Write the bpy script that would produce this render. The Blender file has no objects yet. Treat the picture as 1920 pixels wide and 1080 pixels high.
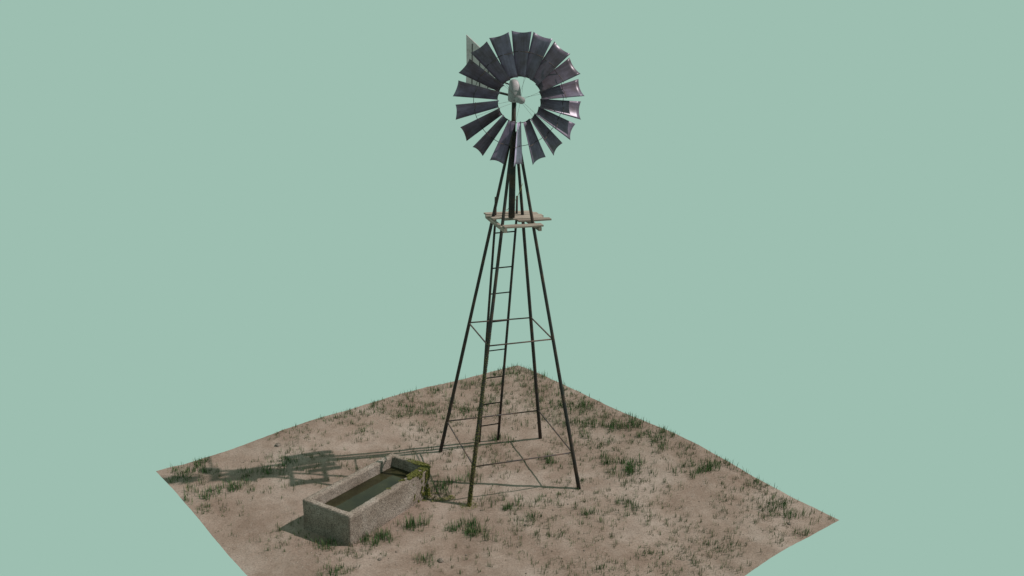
import bpy, bmesh, math, random
import numpy as np
from mathutils import Vector, Matrix, noise
random.seed(7)
scene=bpy.context.scene
scene.view_settings.view_transform='Standard'
try: scene.view_settings.look='None'
except Exception: pass
scene.view_settings.exposure=0

# ---------------------------------------------------------------- helpers
def link(o,parent=None):
    scene.collection.objects.link(o)
    if parent is not None: o.parent=parent
    return o
def mesh_obj(name,verts,faces,mat=None,parent=None,smooth=False):
    me=bpy.data.meshes.new(name)
    me.from_pydata([tuple(v) for v in verts],[],faces)
    me.update()
    if mat: me.materials.append(mat)
    if smooth:
        for p in me.polygons: p.use_smooth=True
    return link(bpy.data.objects.new(name,me),parent)
def empty(name,loc,parent=None):
    o=bpy.data.objects.new(name,None); o.location=loc; o.empty_display_size=.2
    return link(o,parent)
def frame(d):
    d=Vector(d).normalized()
    a=Vector((0,0,1)) if abs(d.z)<.9 else Vector((1,0,0))
    x=d.cross(a).normalized(); y=d.cross(x).normalized()
    return x,y
def tube_data(pts,rad,seg=10,wob=0.0):
    V=[];F=[];n=len(pts)
    if not isinstance(rad,(list,tuple)): rad=[rad]*n
    x0=None
    for i,p in enumerate(pts):
        p=Vector(p)
        d=Vector(pts[min(i+1,n-1)])-Vector(pts[max(i-1,0)])
        x,y=frame(d)
        if x0 is not None and x.dot(x0)<0: x,y=-x,-y
        x0=x
        for k in range(seg):
            a=2*math.pi*k/seg
            r=rad[i]*(1+wob*random.uniform(-1,1))
            V.append(p+x*math.cos(a)*r+y*math.sin(a)*r)
    for i in range(n-1):
        for k in range(seg):
            a=i*seg+k;b=i*seg+(k+1)%seg
            F.append((a,b,b+seg,a+seg))
    F.append(tuple(range(seg))[::-1]); F.append(tuple(range((n-1)*seg,n*seg)))
    return V,F
def tube(name,pts,rad,mat,parent=None,seg=10,wob=0.0):
    V,F=tube_data(pts,rad,seg,wob)
    return mesh_obj(name,V,F,mat,parent,True)

# ---------------------------------------------------------------- materials
def newmat(name):
    m=bpy.data.materials.new(name); m.use_nodes=True
    nt=m.node_tree; nt.nodes.clear()
    out=nt.nodes.new('ShaderNodeOutputMaterial'); b=nt.nodes.new('ShaderNodeBsdfPrincipled')
    nt.links.new(b.outputs[0],out.inputs[0])
    return m,nt,b
def N(nt,t,**kw):
    n=nt.nodes.new(t)
    for k,v in kw.items(): setattr(n,k,v)
    return n
def noise_tex(nt,scale,detail=6,rough=.6,coord='Object',vec=None):
    n=N(nt,'ShaderNodeTexNoise'); n.inputs['Scale'].default_value=scale
    n.inputs['Detail'].default_value=detail; n.inputs['Roughness'].default_value=rough
    if vec is None:
        c=N(nt,'ShaderNodeTexCoord'); vec=c.outputs[coord]
    nt.links.new(vec,n.inputs['Vector'])
    return n
def ramp(nt,src,stops,interp='LINEAR'):
    r=N(nt,'ShaderNodeValToRGB'); cr=r.color_ramp; cr.interpolation=interp
    while len(cr.elements)<len(stops): cr.elements.new(.5)
    for e,(p,c) in zip(cr.elements,stops):
        e.position=p; e.color=(*c,1) if len(c)==3 else c
    nt.links.new(src,r.inputs[0]); return r
def mix(nt,fac,a,b,mode='MIX'):
    m=N(nt,'ShaderNodeMix',data_type='RGBA',blend_type=mode)
    def put(i,v):
        if isinstance(v,bpy.types.NodeSocket): nt.links.new(v,m.inputs[i])
        elif isinstance(v,(int,float)): m.inputs[i].default_value=v
        else: m.inputs[i].default_value=(*v,1)
    put(0,fac);put(6,a);put(7,b)
    return m.outputs[2]
def bump(nt,b,src,strength,dist,prev=None):
    n=N(nt,'ShaderNodeBump'); n.inputs['Strength'].default_value=strength
    n.inputs['Distance'].default_value=dist
    nt.links.new(src,n.inputs['Height'])
    if prev is not None: nt.links.new(prev,n.inputs['Normal'])
    nt.links.new(n.outputs[0],b.inputs['Normal']); return n.outputs[0]

def mat_dirt():
    m,nt,b=newmat('dirt')
    big=noise_tex(nt,.6,7,.62); mid=noise_tex(nt,2.2,9,.68); fine=noise_tex(nt,34,7,.78)
    c1=ramp(nt,big.outputs[0],[(.36,(.145,.092,.072)),(.5,(.215,.150,.124)),(.62,(.305,.232,.205))])
    c2=ramp(nt,mid.outputs[0],[(.30,(.135,.088,.070)),(.48,(.216,.152,.126)),(.68,(.300,.228,.200))])
    c=mix(nt,.45,c1.outputs[0],c2.outputs[0])
    f=ramp(nt,fine.outputs[0],[(.30,(.52,.50,.49)),(.48,(.98,.98,.98)),(.72,(1.36,1.36,1.38))])
    c=mix(nt,.85,c,f.outputs[0],'MULTIPLY')
    tc=N(nt,'ShaderNodeTexCoord')
    v=N(nt,'ShaderNodeTexVoronoi'); v.inputs['Scale'].default_value=34; nt.links.new(tc.outputs['Object'],v.inputs['Vector'])
    sep=N(nt,'ShaderNodeSeparateColor'); nt.links.new(v.outputs['Color'],sep.inputs[0])
    pick=ramp(nt,sep.outputs[0],[(.76,(0,0,0)),(.80,(1,1,1))])
    pm=ramp(nt,v.outputs['Distance'],[(.18,(1,1,1)),(.38,(0,0,0))])
    peb=mix(nt,1.0,pick.outputs[0],pm.outputs[0],'MULTIPLY')
    patch=noise_tex(nt,.9,4,.6); pr=ramp(nt,patch.outputs[0],[(.42,(0,0,0)),(.62,(1,1,1))])
    peb=mix(nt,1.0,peb,pr.outputs[0],'MULTIPLY')
    pc=ramp(nt,sep.outputs[1],[(0,(.11,.08,.07)),(1,(.38,.31,.28))])
    c=mix(nt,peb,c,pc.outputs[0])
    nt.links.new(c,b.inputs['Base Color'])
    b.inputs['Roughness'].default_value=.95; b.inputs['Specular IOR Level'].default_value=.1
    p=bump(nt,b,mid.outputs[0],.5,.04); p=bump(nt,b,fine.outputs[0],.7,.012,p)
    bump(nt,b,peb,.6,.012,p)
    return m
def mat_metal(name,base,rust,amt,metal=.4,rough=.5,scale=6,contrast=.35,bs=.35):
    m,nt,b=newmat(name)
    n=noise_tex(nt,scale,8,.7); n2=noise_tex(nt,scale*5,6,.7)
    mask=ramp(nt,n.outputs[0],[(.62-amt*.3,(0,0,0)),(.74-amt*.3,(1,1,1))])
    v=ramp(nt,n2.outputs[0],[(.3,(1-contrast,)*3),(.7,(1+contrast,)*3)])
    c=mix(nt,mask.outputs[0],base,rust)
    c=mix(nt,1.0,c,v.outputs[0],'MULTIPLY')
    nt.links.new(c,b.inputs['Base Color'])
    b.inputs['Metallic'].default_value=metal
    rr=ramp(nt,n.outputs[0],[(.3,(rough,)*3),(.7,(min(1,rough+.3),)*3)])
    nt.links.new(rr.outputs[0],b.inputs['Roughness'])
    bump(nt,b,n2.outputs[0],bs,.003)
    return m
def mat_blade(name,k=1.0):
    m,nt,b=newmat(name)
    oi=N(nt,'ShaderNodeObjectInfo'); tc=N(nt,'ShaderNodeTexCoord')
    add=N(nt,'ShaderNodeVectorMath',operation='ADD'); nt.links.new(tc.outputs['Object'],add.inputs[0])
    sc=N(nt,'ShaderNodeMath',operation='MULTIPLY'); sc.inputs[1].default_value=37; nt.links.new(oi.outputs['Random'],sc.inputs[0])
    nt.links.new(sc.outputs[0],add.inputs[1])
    n=noise_tex(nt,3,9,.65,vec=add.outputs[0]); n2=noise_tex(nt,40,5,.7,vec=add.outputs[0])
    mp=N(nt,'ShaderNodeMapping'); mp.inputs['Scale'].default_value=(30,30,2.5); nt.links.new(add.outputs[0],mp.inputs[0])
    st=noise_tex(nt,1,5,.6,vec=mp.outputs[0])
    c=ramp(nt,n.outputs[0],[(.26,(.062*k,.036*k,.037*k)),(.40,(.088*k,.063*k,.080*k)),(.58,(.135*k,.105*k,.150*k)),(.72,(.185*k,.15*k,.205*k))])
    s=ramp(nt,st.outputs[0],[(.35,(.84,.82,.82)),(.65,(1.15,1.15,1.15))])
    c=mix(nt,1.0,c.outputs[0],s.outputs[0],'MULTIPLY')
    rv=ramp(nt,oi.outputs['Random'],[(0,(.75,.72,.70)),(1,(1.25,1.25,1.3))])
    c=mix(nt,1.0,c,rv.outputs[0],'MULTIPLY')
    wear=ramp(nt,n2.outputs[0],[(.71,(0,0,0)),(.76,(1,1,1))])
    wm_=mix(nt,.35,(0,0,0),wear.outputs[0])
    c=mix(nt,wm_,c,(.30,.26,.30))
    nt.links.new(c,b.inputs['Base Color'])
    b.inputs['Metallic'].default_value=.15; b.inputs['Roughness'].default_value=.34
    b.inputs['Specular IOR Level'].default_value=.25
    bump(nt,b,n2.outputs[0],.2,.003)
    return m
def mat_wood():
    m,nt,b=newmat('weathered_wood')
    oi=N(nt,'ShaderNodeObjectInfo'); tc=N(nt,'ShaderNodeTexCoord')
    mp=N(nt,'ShaderNodeMapping'); mp.inputs['Scale'].default_value=(3,45,45)
    nt.links.new(tc.outputs['Object'],mp.inputs[0])
    n=noise_tex(nt,1,7,.65,vec=mp.outputs[0])
    c=ramp(nt,n.outputs[0],[(.3,(.10,.074,.06)),(.48,(.24,.185,.155)),(.7,(.36,.295,.26))])
    t=ramp(nt,oi.outputs['Random'],[(0,(.7,.65,.62)),(1,(1.15,1.12,1.1))])
    c=mix(nt,1.0,c.outputs[0],t.outputs[0],'MULTIPLY')
    nt.links.new(c,b.inputs['Base Color']); b.inputs['Roughness'].default_value=.85
    bump(nt,b,n.outputs[0],.5,.006)
    return m
def mat_stone(name='rough_stone',k=1.0):
    m,nt,b=newmat(name)
    n=noise_tex(nt,3,7,.65); n2=noise_tex(nt,44,7,.8)
    tc=N(nt,'ShaderNodeTexCoord')
    v=N(nt,'ShaderNodeTexVoronoi'); v.inputs['Scale'].default_value=60; nt.links.new(tc.outputs['Object'],v.inputs['Vector'])
    c=ramp(nt,n.outputs[0],[(.32,(.170*k,.125*k,.103*k)),(.5,(.240*k,.186*k,.160*k)),(.70,(.31*k,.252*k,.225*k))])
    s=ramp(nt,n2.outputs[0],[(.37,(.30,.28,.27)),(.48,(.92,.92,.92)),(.66,(1.5,1.5,1.5))])
    c=mix(nt,1.0,c.outputs[0],s.outputs[0],'MULTIPLY')
    s2=ramp(nt,v.outputs['Distance'],[(.1,(.7,.7,.7)),(.5,(1.08,1.08,1.08))])
    c=mix(nt,1.0,c,s2.outputs[0],'MULTIPLY')
    nt.links.new(c,b.inputs['Base Color']); b.inputs['Roughness'].default_value=.95
    b.inputs['Specular IOR Level'].default_value=.1
    p=bump(nt,b,n2.outputs[0],1.0,.02); bump(nt,b,v.outputs['Distance'],.6,.008,p)
    return m
def mat_leaf(name,lo,hi,dry=None):
    m,nt,b=newmat(name)
    g=N(nt,'ShaderNodeNewGeometry')
    st=[(0,lo),(.8,hi)]
    if dry: st=[(0,lo),(.78,hi),(.95,dry)]
    r=ramp(nt,g.outputs['Random Per Island'],st)
    nt.links.new(r.outputs[0],b.inputs['Base Color']); b.inputs['Roughness'].default_value=.6
    b.inputs['Specular IOR Level'].default_value=.2
    return m
def mat_water():
    m,nt,b=newmat('murky_water')
    n=noise_tex(nt,2.5,5,.6); n2=noise_tex(nt,55,5,.7); n3=noise_tex(nt,3,3,.5)
    c=ramp(nt,n.outputs[0],[(.35,(.016,.014,.008)),(.55,(.027,.024,.012)),(.7,(.040,.035,.018))])
    f=ramp(nt,n2.outputs[0],[(.68,(0,0,0)),(.73,(1,1,1))])
    c=mix(nt,f.outputs[0],c.outputs[0],(.12,.10,.06))
    nt.links.new(c,b.inputs['Base Color']); b.inputs['Roughness'].default_value=.03; b.inputs['IOR'].default_value=1.33
    bump(nt,b,n3.outputs[0],.1,.03)
    return m
M_DIRT=mat_dirt(); M_BLADE=mat_blade('blade_metal'); M_BLADE_SUNLIT=mat_blade('sunlit_blade_metal',3.6); M_WOOD=mat_wood(); M_STONE=mat_stone('rough_stone',1.05); M_PEB=mat_stone('pebble_stone',.75)
M_IRON=mat_metal('black_iron',(.024,.021,.020),(.062,.038,.028),.5,.3,.6,5)
M_RUST=mat_metal('rusty_rod',(.065,.05,.05),(.12,.07,.055),.6,.2,.7,8)
M_GALV=mat_metal('galvanised_grey',(.27,.235,.245),(.20,.165,.165),.3,.3,.45,4,.12,.1)
M_VANE=mat_metal('weathered_vane',(.42,.335,.345),(.27,.20,.19),.2,.05,.7,4,.25)
M_GRASS=mat_leaf('grass_blades',(.032,.066,.024),(.082,.165,.055),(.20,.17,.09))
M_SPRIG=mat_leaf('dry_sprigs',(.050,.080,.032),(.115,.150,.070),(.20,.16,.095))
M_MOSS=mat_leaf('moss_leaves',(.050,.050,.012),(.165,.150,.036))
M_WATER=mat_water()

# ---------------------------------------------------------------- camera
CAM=(0,-15.3096,8.3355); yaw,pitch,roll,fpx=.0009,.308,.0221,1764.74
fw=Vector((math.sin(yaw)*math.cos(pitch),math.cos(yaw)*math.cos(pitch),-math.sin(pitch)))
rt=Vector((math.cos(yaw),-math.sin(yaw),0)); up=rt.cross(fw)
c,s=math.cos(roll),math.sin(roll)
R_=c*rt+s*up; U_=-s*rt+c*up
cam=bpy.data.cameras.new('camera'); camo=bpy.data.objects.new('camera',cam); scene.collection.objects.link(camo)
camo.matrix_world=Matrix(((R_.x,U_.x,-fw.x,CAM[0]),(R_.y,U_.y,-fw.y,CAM[1]),(R_.z,U_.z,-fw.z,CAM[2]),(0,0,0,1)))
cam.sensor_width=36; cam.lens=fpx/1920*36; cam.clip_end=200
scene.camera=camo
def back(x,y,z=0):
    d=R_*((x-960)/fpx)+U_*(-(y-540)/fpx)+fw
    t=(z-CAM[2])/d.z
    return Vector(CAM)+d*t
def projy(P):
    q=Vector(P)-Vector(CAM); return 540-fpx*q.dot(U_)/q.dot(fw)

# ---------------------------------------------------------------- light
w=bpy.data.worlds.new('World'); scene.world=w; w.use_nodes=True
bg=w.node_tree.nodes.get('Background') or w.node_tree.nodes.new('ShaderNodeBackground')
def s2l(v): v/=255; return v/12.92 if v<=.04045 else ((v+.055)/1.055)**2.4
bg.inputs[0].default_value=(s2l(157),s2l(191),s2l(177),1); bg.inputs[1].default_value=1
sun=bpy.data.lights.new('sun','SUN'); sun.energy=3.9; sun.angle=math.radians(.5); sun.color=(1,.96,.91)
so=bpy.data.objects.new('sun',sun); scene.collection.objects.link(so)
sd=Vector((-.785,-.045,-1)).normalized()
so.rotation_euler=sd.to_track_quat('-Z','Y').to_euler(); so.location=(6,1,9)

# ---------------------------------------------------------------- ground
GC=Vector((-.3397,-.9456)); GA=-.0919; GR=5.924
cor=[GC+Vector((math.cos(GA+k*math.pi/2),math.sin(GA+k*math.pi/2)))*GR for k in range(4)] # right, far, left, near
def smooth(a,b,x):
    t=max(0,min(1,(x-a)/(b-a))); return t*t*(3-2*t)
def hgt(x,y,fine=True):
    d=math.hypot(x,y)
    e=smooth(1.8,4.2,d)
    tr=smooth(.9,2.0,math.hypot(x+2.2,y+1.5))
    h=e*tr*(.12*noise.noise(Vector((x*.42+3.1,y*.42+1.7,.3))))
    for (a,b_) in ((cor[1],cor[2]),(cor[1],cor[0])):
        ab=b_-a; t=(Vector((x,y))-a).dot(ab)/ab.length_squared
        n=abs((x-a.x)*ab.y-(y-a.y)*ab.x)/ab.length
        h+=.11*max(0,math.sin(math.pi*max(0,min(1,t))))*math.exp(-(n/1.3)**2)
    if fine: h+=.012*noise.noise(Vector((x*2.3,y*2.3,4)))+.006*noise.noise(Vector((x*7,y*7,9)))
    return h
NG=260
V=[];F=[]
for i in range(NG+1):
    a=cor[2].lerp(cor[1],i/NG); b_=cor[3].lerp(cor[0],i/NG)
    for j in range(NG+1):
        p=a.lerp(b_,j/NG); V.append((p.x,p.y,hgt(p.x,p.y)))
for i in range(NG):
    for j in range(NG):
        q=i*(NG+1)+j; F.append((q,q+1,q+NG+2,q+NG+1)[::-1])
g=mesh_obj('ground',V,F,M_DIRT,None,True); g["kind"]="structure"
if g.data.polygons[0].normal.z<0: g.data.flip_normals()

# ---------------------------------------------------------------- windmill
A=.3227; ca,sa=math.cos(A),math.sin(A)
def T(u,v,z): return Vector((u*ca-v*sa,u*sa+v*ca,z))
def hw(z): return 1-(1-.051)*z/6
wm=empty('windmill',(0,0,0))
wm["label"]="tall dark iron windmill tower with many-bladed wheel on bare dirt"; wm["category"]="windmill"
sg=[(-1,-1),(1,-1),(1,1),(-1,1)]
ZT=6.05
for sx,sy in sg:
    pts=[T(sx*hw(z),sy*hw(z),z) for z in np.linspace(-.12,ZT,9)]
    tube('leg',pts,[.035-.010*i/8 for i in range(9)],M_IRON,wm,10,.06)
for z,r in ((.657,.013),(2.6785,.013)):
    h=hw(z)
    for k in range(4):
        a,b_=sg[k],sg[(k+1)%4]
        tube('strut',[T(a[0]*h,a[1]*h,z),T(b_[0]*h,b_[1]*h,z+.01)],r,M_RUST,wm,8)
tube('collar',[(-.01,0,5.9),(-.01,0,6.12)],.085,M_IRON,wm,14)
lad=empty('ladder',(0,0,0),wm)
LB,LT=1.17,.36
def lv(z): return LB+(LT-LB)*min(z,4.6)/4.6
for u in (-.19,.19):
    pts=[T(u,lv(z),z) for z in (-.05,1.5,3,4.6,4.98)]
    tube('rail',pts,[.025,.024,.022,.02,.018],M_IRON,lad,8,.05)
for py in (436,502,550,603,657,708,757,797):
    lo,hi=0,5
    for _ in range(40):
        mid=(lo+hi)/2
        if projy(T(0,lv(mid),mid))>py: lo=mid
        else: hi=mid
    z=lo
    tube('rung',[T(-.19,lv(z),z),T(.19,lv(z),z+.01)],.012,M_IRON,lad,8)
PZ=4.66
plat=empty('platform',(0,0,0),wm)
def plank(name,u0,u1,v,wd,z,th,tilt=0.0,yawp=0.0,par=plat,along='u'):
    L=(u1-u0); bm=bmesh.new()
    bmesh.ops.create_cube(bm,size=1)
    for vv in bm.verts: vv.co=Vector((vv.co.x*L,vv.co.y*wd,vv.co.z*th))
    bmesh.ops.subdivide_edges(bm,edges=[e for e in bm.edges if abs((e.verts[0].co-e.verts[1].co).x)>L*.5],cuts=5)
    bmesh.ops.bevel(bm,geom=[e for e in bm.edges if e.calc_face_angle(0)>.5],offset=.003,segments=1)
    for vv in bm.verts:
        vv.co.y+=.006*noise.noise(Vector((vv.co.x*4,v*9,z))); vv.co.z+=.005*noise.noise(Vector((vv.co.x*3,v*7,5)))
        if abs(vv.co.x)>L*.48: vv.co.x+=.012*noise.noise(Vector((vv.co.y*30,v*5,1)))
    me=bpy.data.meshes.new(name); bm.to_mesh(me); bm.free(); me.materials.append(M_WOOD)
    o=bpy.data.objects.new(name,me); link(o,par)
    cu=(u0+u1)/2
    if along=='u': o.location=T(cu,v,z); o.rotation_euler=(0,tilt,A+yawp)
    else: o.location=T(v,cu,z); o.rotation_euler=(0,tilt,A+math.pi/2+yawp)
    return o
for u0,u1,v,wd,yw in ((-.33,.52,.50,.125,.006),(-.36,.56,.352,.125,-.007),(-.31,.60,.205,.125,.008),(-.16,.55,.06,.125,-.006),(.06,.64,-.09,.12,.010),(-.30,.36,-.45,.15,-.012)):
    plank('plank',u0,u1,v,wd,PZ+random.uniform(-.004,.004),.026,random.uniform(-.006,.006),yw)
for v in (-.29,.30):
    plank('bearer',-.53,.55,v,.05,PZ-.050,.062,0,0,plat,'v')
mx=-.02
tube('mast',[(mx,0,4.70),(mx,0,5.2),(mx,0,5.9)],[.055,.055,.05],M_IRON,wm,14)
tube('mast_pipe',[(mx,0,5.85),(mx,0,6.66)],.036,M_IRON,wm,12)

# wheel
AX=math.radians(16.5)
n_=Vector((math.sin(AX),-math.cos(AX),0)); rgt=Vector((math.cos(AX),math.sin(AX),0)); zu=Vector((0,0,1))
HC=Vector((.07,-.25,6.665))
wh=empty('wheel',HC,wm)
RO,RI=1.05,.345
def blade_mesh(pitch_deg,seed):
    rnd=random.Random(seed)
    P0=math.radians(pitch_deg); V=[];F=[]; nr,nc=10,8
    wi,wo=.165,.32
    bend=rnd.uniform(-.02,.02)
    for i in range(nr+1):
        t=i/nr
        P=P0+math.radians(5)*(.5-t)
        for j in range(nc+1):
            q=-1+2*j/nc
            cw=(wi+(wo-wi)*t)/2*q
            r=RI+(RO-RI)*t
            r+= (-.024*(1-q*q))*max(0,(t-.6)/.4) + (.012*(1-q*q))*max(0,(.3-t)/.3)
            camb=-.022*(1-q*q)*(.6+.6*t)
            tx=cw*math.cos(P)-camb*math.sin(P)*.8
            ax=cw*math.sin(P)+camb*math.cos(P)+bend*t*t
            V.append((tx,-ax,r))
    for i in range(nr):
        for j in range(nc):
            a=i*(nc+1)+j; F.append((a,a+1,a+nc+2,a+nc+1))
    n=len(V); V2=[(x,y+.004,z) for x,y,z in V]; F2=[tuple(k+n for k in f[::-1]) for f in F]
    ed=[]
    rim=[j for j in range(nc+1)]+[(i)*(nc+1)+nc for i in range(1,nr+1)]+[nr*(nc+1)+j for j in range(nc-1,-1,-1)]+[i*(nc+1) for i in range(nr-1,0,-1)]
    for k in range(len(rim)):
        a,b_=rim[k],rim[(k+1)%len(rim)]; ed.append((b_,a,a+n,b_+n))
    return V+V2,F+F2+ed
for k in range(18):
    ang=math.radians(20*k)
    pd=33+random.uniform(-5,5)
    if k in (4,5,6): pd+=4
    if k==9: pd=50
    Vv,Ff=blade_mesh(pd,k)
    o=mesh_obj('blade',Vv,Ff,M_BLADE_SUNLIT if k==9 else M_BLADE,wh,True)  # bottom blade: brightened copy of the blade metal, sunlight put into its colour
    if k==9: o["label"]="twisted blade with sunlight painted into its colour"
    rad=rgt*math.sin(ang)+zu*math.cos(ang); tan=rgt*math.cos(ang)-zu*math.sin(ang)
    o.matrix_local=Matrix(((tan.x,-n_.x,rad.x),(tan.y,-n_.y,rad.y),(tan.z,-n_.z,rad.z))).to_4x4()
def ring(name,r,off,rad,par):
    V=[];F=[];n=72;sg_=6
    for i in range(n):
        a=2*math.pi*i/n; d=rgt*math.sin(a)+zu*math.cos(a)
        for k in range(sg_):
            b_=2*math.pi*k/sg_
            V.append(d*(r+rad*math.cos(b_))+n_*(off+rad*math.sin(b_)))
    for i in range(n):
        for k in range(sg_):
            a=i*sg_+k;b_=i*sg_+(k+1)%sg_;c_=((i+1)%n)*sg_
            F.append((a,b_,c_+(k+1)%sg_,c_+k))
    return mesh_obj(name,V,F,M_IRON,par,True)
ring('rim',.74,-.04,.0045,wh); ring('rim',.365,-.01,.006,wh)
for k in range(6):
    a=math.radians(60*k+10)
    d=rgt*math.sin(a)+zu*math.cos(a)
    tube('spoke',[n_*.05+d*.05,d*.74-n_*.04],.0018,M_RUST,wh,6)
    a2=a+math.radians(9); d2=rgt*math.sin(a2)+zu*math.cos(a2)
    tube('spoke',[-n_*.10+d*.05,d2*.74-n_*.04],.0018,M_RUST,wh,6)
for k in range(18):
    a=math.radians(20*k+3); d=rgt*math.sin(a)+zu*math.cos(a); tn=rgt*math.cos(a)-zu*math.sin(a)
    tube('clip',[d*.74-tn*.05+n_*.0,d*.74+tn*.02+n_*.075,d*.74+tn*.07+n_*.09],.005,M_RUST,wh,6)
V,F=tube_data([n_*-.16,n_*-.12,n_*.08,n_*.12,n_*.14],[.05,.058,.058,.054,.04],24)
mesh_obj('hub',V,F,M_GALV,wh,True)
def loft(name,secs,mat,par,seg=24):
    V=[];F=[]
    for (cx,cy,cz,rx,ry) in secs:
        for k in range(seg):
            a=2*math.pi*k/seg; ex=.6
            X=math.copysign(abs(math.cos(a))**ex,math.cos(a))*rx; Y=math.copysign(abs(math.sin(a))**ex,math.sin(a))*ry
            V.append(Vector((cx,cy,cz))+rgt*X+n_*Y)
    n=len(secs)
    for i in range(n-1):
        for k in range(seg):
            a=i*seg+k;b_=i*seg+(k+1)%seg; F.append((a,b_,b_+seg,a+seg))
    F.append(tuple(range(seg))[::-1]);F.append(tuple(range((n-1)*seg,n*seg)))
    return mesh_obj(name,V,F,mat,par,True)
gb=[]
for z,rx,ry,sh in ((6.60,.06,.08,.02),(6.612,.086,.12,.02),(6.63,.092,.13,.02),(6.72,.092,.13,.02),(6.80,.086,.12,.01),(6.87,.076,.105,.0),(6.92,.062,.085,-.02),(6.945,.045,.06,-.02),(6.955,.02,.03,-.02)):
    p=Vector((mx,0,z))+n_*sh; gb.append((p.x,p.y,z,rx,ry))
loft('gearbox',gb,M_GALV,wm)
# tail
tail=empty('tail',(mx,0,6.69),wm)
TD=Vector((-.44,.90,0)).normalized(); TL=1.96; TN=Vector((TD.y,-TD.x,0))
tube('boom',[TD*.05,TD*(TL+.03)],.020,M_IRON,tail,8)
tube('boom',[TD*.05+Vector((0,0,.16)),TD*(TL*.6)+Vector((0,0,.24))],.012,M_IRON,tail,8)
prof=[(.78,.03),(TL,.0),(TL-.02,.40),(TL,.86),(TL*.67,.66),(.78,.42)]
V=[];
for off_ in (-.005,.005):
    for t,z in prof: V.append(TD*t+Vector((0,0,z))+TN*off_)
n=len(prof)
F=[tuple(range(n))[::-1],tuple(range(n,2*n))]+[(k,(k+1)%n,(k+1)%n+n,k+n) for k in range(n)]
mesh_obj('vane',V,F,M_VANE,tail)
for t,h in ((1.0,.46),(1.35,.62),(1.68,.72)):
    tube('vane_rib',[TD*t+TN*-.012+Vector((0,0,-.02)),TD*t+TN*-.012+Vector((0,0,h))],.008,M_IRON,tail,6)

# ---------------------------------------------------------------- trough
tro=empty('water_trough',(-2.25,-1.5,0))
tro["label"]="rough grey stone water trough with murky water and moss"; tro["category"]="trough"
off=Vector((-2.25,-1.5,0))
q=[(-3.245,-2.10),(-2.42,-2.575),(-1.28,-.91),(-2.03,-.45)]
q=[Vector((x,y,0))-off for x,y in q]
cen=sum(q,Vector())/4
HT=.53; wl=.105
def inset(q,dd):
    out=[]
    for i in range(4):
        a,b_,c_=q[i-1],q[i],q[(i+1)%4]
        e1=(b_-a).normalized(); e2=(c_-b_).normalized()
        n1=Vector((-e1.y,e1.x,0)); n2=Vector((-e2.y,e2.x,0))
        k=dd/(1+n1.dot(n2)); out.append(b_+(n1+n2)*k)
    return out
qi=inset(q,wl); qf=inset(q,wl+.03)
e12=(q[1]-q[2]).normalized(); e32=(q[3]-q[2]).normalized()
qo=[q[0],q[1],q[2]+e12*.08,q[2]+e32*.06,q[3]]
Z=lambda L,z:[Vector((v.x,v.y,z)) for v in L]
# 0-4 outer bottom, 5-9 outer top, 10-13 inner top, 14-17 inner floor
V=Z(qo,-.08)+Z(qo,HT)+Z(qi,HT)+Z(qf,.12)
F=[(4,3,2,1,0),(14,15,16,17)]
for i in range(5):
    j=(i+1)%5; F.append((i,j,j+5,i+5))
F+=[(5,6,11,10),(6,7,12,11),(7,8,12),(8,9,13,12),(9,5,10,13)]
for i in range(4):
    j=(i+1)%4; F.append((i+10,j+10,j+14,i+14))
basin=mesh_obj('basin',V,F,M_STONE,tro)
bm=bmesh.new(); bm.from_mesh(basin.data)
bmesh.ops.bevel(bm,geom=list(bm.edges),offset=.007,segments=2,affect='EDGES')
for _ in range(6):
    es=[e for e in bm.edges if e.calc_length()>.045]
    if not es: break
    bmesh.ops.subdivide_edges(bm,edges=es,cuts=1,use_grid_fill=True)
bmesh.ops.triangulate(bm,faces=[f for f in bm.faces if len(f.verts)>4])
bmesh.ops.recalc_face_normals(bm,faces=bm.faces)
bm.normal_update()
for v in bm.verts:
    p=v.co
    d=.004*noise.noise(p*3.5)+.006*noise.noise(p*14)+.005*noise.noise(p*38)
    v.co=p+v.normal*d
bm.to_mesh(basin.data); bm.free()
for p in basin.data.polygons: p.use_smooth=True
mesh_obj('water',Z(inset(q,wl-.02),.345),[(0,1,2,3)],M_WATER,tro)

def leaves(name,pts,size,mat,parent,origin=Vector()):
    V=[];F=[]
    for p,nr in pts:
        s_=size*random.uniform(.5,1.3)
        d=(nr+Vector([random.uniform(-.9,.9) for _ in range(3)])).normalized()
        x,y=frame(d); a=random.uniform(0,6.28)
        e=x*math.cos(a)+y*math.sin(a); f=d.cross(e)
        c0=p-origin; k=len(V)
        V+=[c0-e*s_,c0-f*s_*.5+d*s_*.2,c0+e*s_+d*s_*.3,c0+f*s_*.5+d*s_*.2]; F.append((k,k+1,k+2,k+3))
    o=mesh_obj(name,V,F,mat,parent); return o
P=[]
for _ in range(6800):
    z=2.9*random.random()**1.15
    dens=noise.noise(Vector((z*3,.5,.2)))
    if random.random()<.55*z/2.9+max(0,-dens): continue
    a=random.uniform(0,6.28); r=random.uniform(.030,.040)*(1.10-.2*z/2.6)
    p=T(-hw(z),-hw(z),z)+Vector((math.cos(a)*r,math.sin(a)*r,0)); P.append((p,Vector((math.cos(a),math.sin(a),.2))))
for _ in range(450):
    a=random.uniform(0,6.28); r=.16*math.sqrt(random.random())
    P.append((T(-1,-1,.02)+Vector((math.cos(a)*r,math.sin(a)*r-.04,random.random()*.02)),Vector((0,0,1))))
o=leaves('moss',P,.008,M_MOSS,wm)
P=[]
br=q[2]+off; fr=q[1]+off; bl=q[3]+off
ed=(fr-br).normalized(); out=Vector((-ed.y,ed.x,0)); 
if out.dot(br-(cen+off))<0: out=-out
ed2=(bl-br).normalized()
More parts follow.
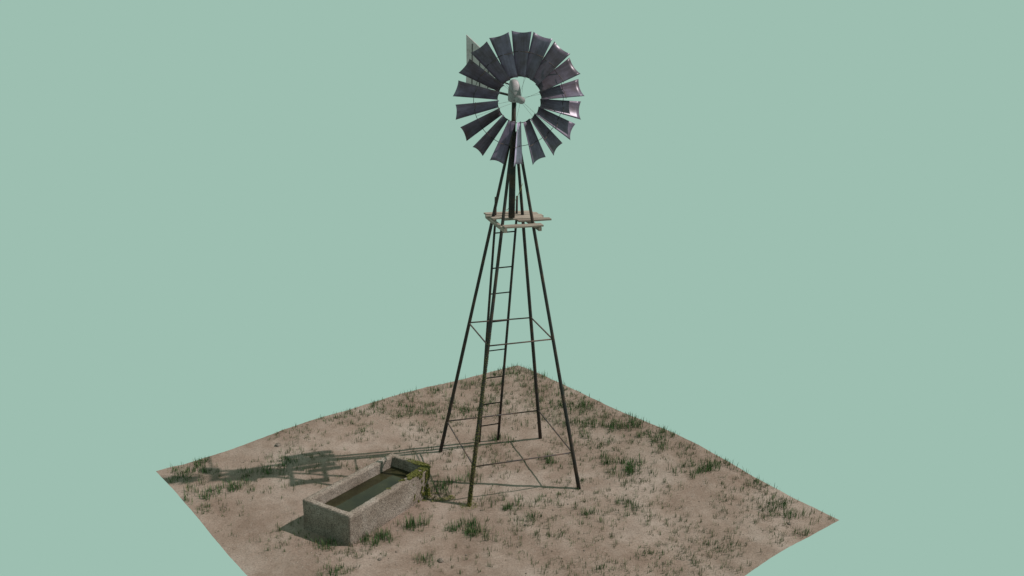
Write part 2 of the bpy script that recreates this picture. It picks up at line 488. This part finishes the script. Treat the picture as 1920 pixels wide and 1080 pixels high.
for _ in range(30000):
    r=random.random()
    if r<.46:
        t=.05+abs(random.gauss(0,.38)); s2=random.uniform(-.008,wl+.02)
        p=br+ed*t-out*s2+Vector((0,0,HT+random.uniform(0,.016))); nn=Vector((0,0,1))
        if noise.noise(p*7)<t*.9-.45: continue
    elif r<.54:
        t=.06+abs(random.gauss(0,.16)); s2=random.uniform(.0,wl+.01)
        p=br+ed2*t+ed*s2+Vector((0,0,HT+random.uniform(0,.014))); nn=Vector((0,0,1))
    else:
        t=.085+abs(random.gauss(0,.22)); h=random.uniform(0,HT)
        if .8*noise.noise(Vector((t*9,h*5,2)))+.9*noise.noise(Vector((t*26,h*14,8)))<t*1.7+(HT-h)*.55-.36: continue
        p=br+ed*t+out*random.uniform(.004,.016)+Vector((0,0,h)); nn=out
    P.append((p,nn))
for _ in range(1500):
    a=random.uniform(0,6.28); r=.30*math.sqrt(random.random())
    p=br+ed*.1+out*.08+Vector((math.cos(a)*r*1.3,math.sin(a)*r*.5,.012)); 
    if noise.noise(p*7)<-.05: continue
    P.append((p,Vector((0,0,1))))
leaves('moss',P,.011,M_MOSS,tro,off)
tube('vine',[T(-.24,-.2,4.9),T(-.1,.0,4.83),T(.1,.1,5.0),T(.2,.1,5.25)],.004,M_MOSS,wm,5)

# ---------------------------------------------------------------- grass
gp=[(345,885,.35,1),(325,903,.2,.8),(370,865,.2,.8),(345,938,.2,1.1),(400,925,.25,1),(450,912,.2,1),(495,882,.2,.8),(545,868,.2,.8),(600,795,.3,.6),(700,770,.3,.7),(770,775,.3,1),(760,748,.3,.8),(820,737,.3,.9),(870,765,.25,.9),(905,722,.3,.9),(950,703,.3,1),(985,697,.3,1),(1020,708,.3,1),(1060,725,.25,1),(990,742,.3,.8),(1000,762,.3,.8),(925,757,.25,.8),(1050,762,.25,.9),(1095,765,.3,1),(1080,795,.3,1.1),(1110,795,.25,1.1),(1150,803,.25,1.2),(1185,803,.25,1.2),(1195,788,.25,1),(1240,820,.25,1),(1225,832,.2,.9),(1130,832,.25,.8),(1180,880,.22,1.4),(1165,868,.2,1.2),(1310,888,.2,1.3),(1335,880,.25,1),(1400,880,.2,1),(1360,862,.2,.9),(1250,850,.25,.8),(1445,967,.2,1.1),(1460,948,.2,1),(1190,945,.2,1),(1030,865,.15,1.1),(1100,963,.2,.9),(1000,965,.15,.8),(972,942,.15,1),(1030,937,.2,.7),(880,992,.15,1.1),(905,998,.15,1),(850,990,.15,.8),(770,985,.12,1.4),(830,912,.14,1.4),(715,1003,.18,1.2),(690,1008,.12,1),(800,1045,.12,.9),(620,1077,.12,.9),(608,1022,.14,1),(650,790,.25,.7),(800,777,.3,.9),(880,770,.25,.8),(930,820,.15,1),(680,812,.2,.6),(1300,1048,.3,.6),(1250,1052,.3,.6),(1220,1030,.2,.6),(1510,1003,.2,.8),(1350,1030,.2,.6),(1075,1012,.15,.5),(880,892,.12,.9),(1130,1060,.15,.6),(1420,905,.2,.8),(1265,812,.2,.8),(1045,745,.25,.9)]
tufts=[]
for x,y,r,sz in gp:
    p=back(x,y+4,0); tufts.append((round(p.x,2),round(p.y,2),r,sz))
Vg=[];Fg=[]
def inside_trough(x,y,m=.02):
    p=Vector((x,y,0))-off
    for i in range(4):
        a,b_=q[i],q[(i+1)%4]; e=(b_-a).normalized()
        if (p-a).dot(Vector((-e.y,e.x,0)))<-m: return False
    return True
def inside_ground(x,y):
    d=Vector((x,y))-GC; c_,s_=math.cos(-GA),math.sin(-GA)
    return abs(d.x*c_-d.y*s_)+abs(d.x*s_+d.y*c_)<GR-.03
def blade(V,F,x,y,L,wd,lean,az):
    z=hgt(x,y)-.01
    a2=random.uniform(0,6.28)
    wx,wy=math.cos(a2)*wd,math.sin(a2)*wd; lx,ly=math.cos(az)*lean,math.sin(az)*lean
    k=len(V)
    V.extend([(x-wx,y-wy,z),(x+wx,y+wy,z),(x-wx*.8+lx*L*.3,y-wy*.8+ly*L*.3,z+L*.55),(x+wx*.8+lx*L*.3,y+wy*.8+ly*L*.3,z+L*.55),(x+lx*L,y+ly*L,z+L*(1-.25*lean))])
    F.append((k,k+1,k+3,k+2)); F.append((k+2,k+3,k+4))
for x0,y0,r,sz in tufts:
    ns=int(7+r*32)
    sub=[(x0+random.gauss(0,r*.9),y0+random.gauss(0,r*.8),random.uniform(.4,1)) for _ in range(ns)]+[(x0,y0,1)]
    for sx,sy,k in sub:
        for _ in range(int(20*k*sz)):
            a=random.uniform(0,6.28); d=abs(random.gauss(0,.065))
            x,y=sx+math.cos(a)*d,sy+math.sin(a)*d
            if not inside_ground(x,y) or inside_trough(x,y): continue
            blade(Vg,Fg,x,y,random.uniform(.08,.20)*sz*k,random.uniform(.0025,.005),random.uniform(.0,.38),a+random.uniform(-.8,.8))
gr=mesh_obj('grass',Vg,Fg,M_GRASS); gr["kind"]="stuff"
Vs=[];Fs=[]
cnt=0
while cnt<3300:
    x=GC.x+random.uniform(-GR,GR); y=GC.y+random.uniform(-GR,GR)
    if not inside_ground(x,y) or inside_trough(x,y,.0): continue
    dn=noise.noise(Vector((x*1.1,y*1.1,7)))+.12*x/3+.08*y/3
    if dn<random.uniform(-.45,.35): continue
    cnt+=1; k=random.uniform(.45,1)
    for _ in range(random.randint(2,11)):
        a=random.uniform(0,6.28); d=abs(random.gauss(0,.035))
        xx,yy=x+math.cos(a)*d,y+math.sin(a)*d
        if not inside_ground(xx,yy): continue
        blade(Vs,Fs,xx,yy,random.uniform(.05,.15)*k,random.uniform(.0023,.0042),random.uniform(.0,.3),a)
sp=mesh_obj('sparse_grass',Vs,Fs,M_SPRIG); sp["kind"]="stuff"

# stones
def stone_data(r,seed):
    bm=bmesh.new(); bmesh.ops.create_icosphere(bm,subdivisions=2,radius=r)
    for v in bm.verts:
        v.co*=1+.35*noise.noise(v.co/r*1.1+Vector((seed*3.7,0,0))); v.co.z*=.6
    me=bpy.data.meshes.new('stone'); bm.to_mesh(me); bm.free()
    for p in me.polygons: p.use_smooth=True
    me.materials.append(M_PEB); return me
for i,(x,y,r) in enumerate(((522,842,.055),(826,1052,.05),(712,1052,.035),(985,985,.03),(1480,985,.035))):
    p=back(x,y,0)
    o=bpy.data.objects.new('stone',stone_data(r,i)); link(o); o.location=(p.x,p.y,hgt(p.x,p.y)+r*.2); o.rotation_euler=(0,0,i*1.3)
    o["label"]="small rounded grey stone half sunk in the dry dirt"; o["category"]="stone"; o["group"]="stones scattered on the dirt"
Vp=[];Fp=[]
for _ in range(1700):
    x=GC.x+random.uniform(-GR,GR); y=GC.y+random.uniform(-GR,GR)
    if not inside_ground(x,y) or inside_trough(x,y,.0): continue
    if noise.noise(Vector((x*.8,y*.8,3)))<random.uniform(-.4,.4): continue
    r=.006+.014*random.random()**2.5; z=hgt(x,y)+r*.2; k=len(Vp); rr=[r*random.uniform(.7,1.3) for _ in range(6)]
    Vp+=[(x+rr[0],y,z),(x,y+rr[1],z),(x-rr[2],y,z),(x,y-rr[3],z),(x,y,z+rr[4]*.7),(x,y,z-rr[5]*.6)]
    for a,b_ in ((0,1),(1,2),(2,3),(3,0)): Fp+= [(k+a,k+b_,k+4),(k+b_,k+a,k+5)]
pb=mesh_obj('pebbles',Vp,Fp,M_PEB,None,True); pb["kind"]="stuff"
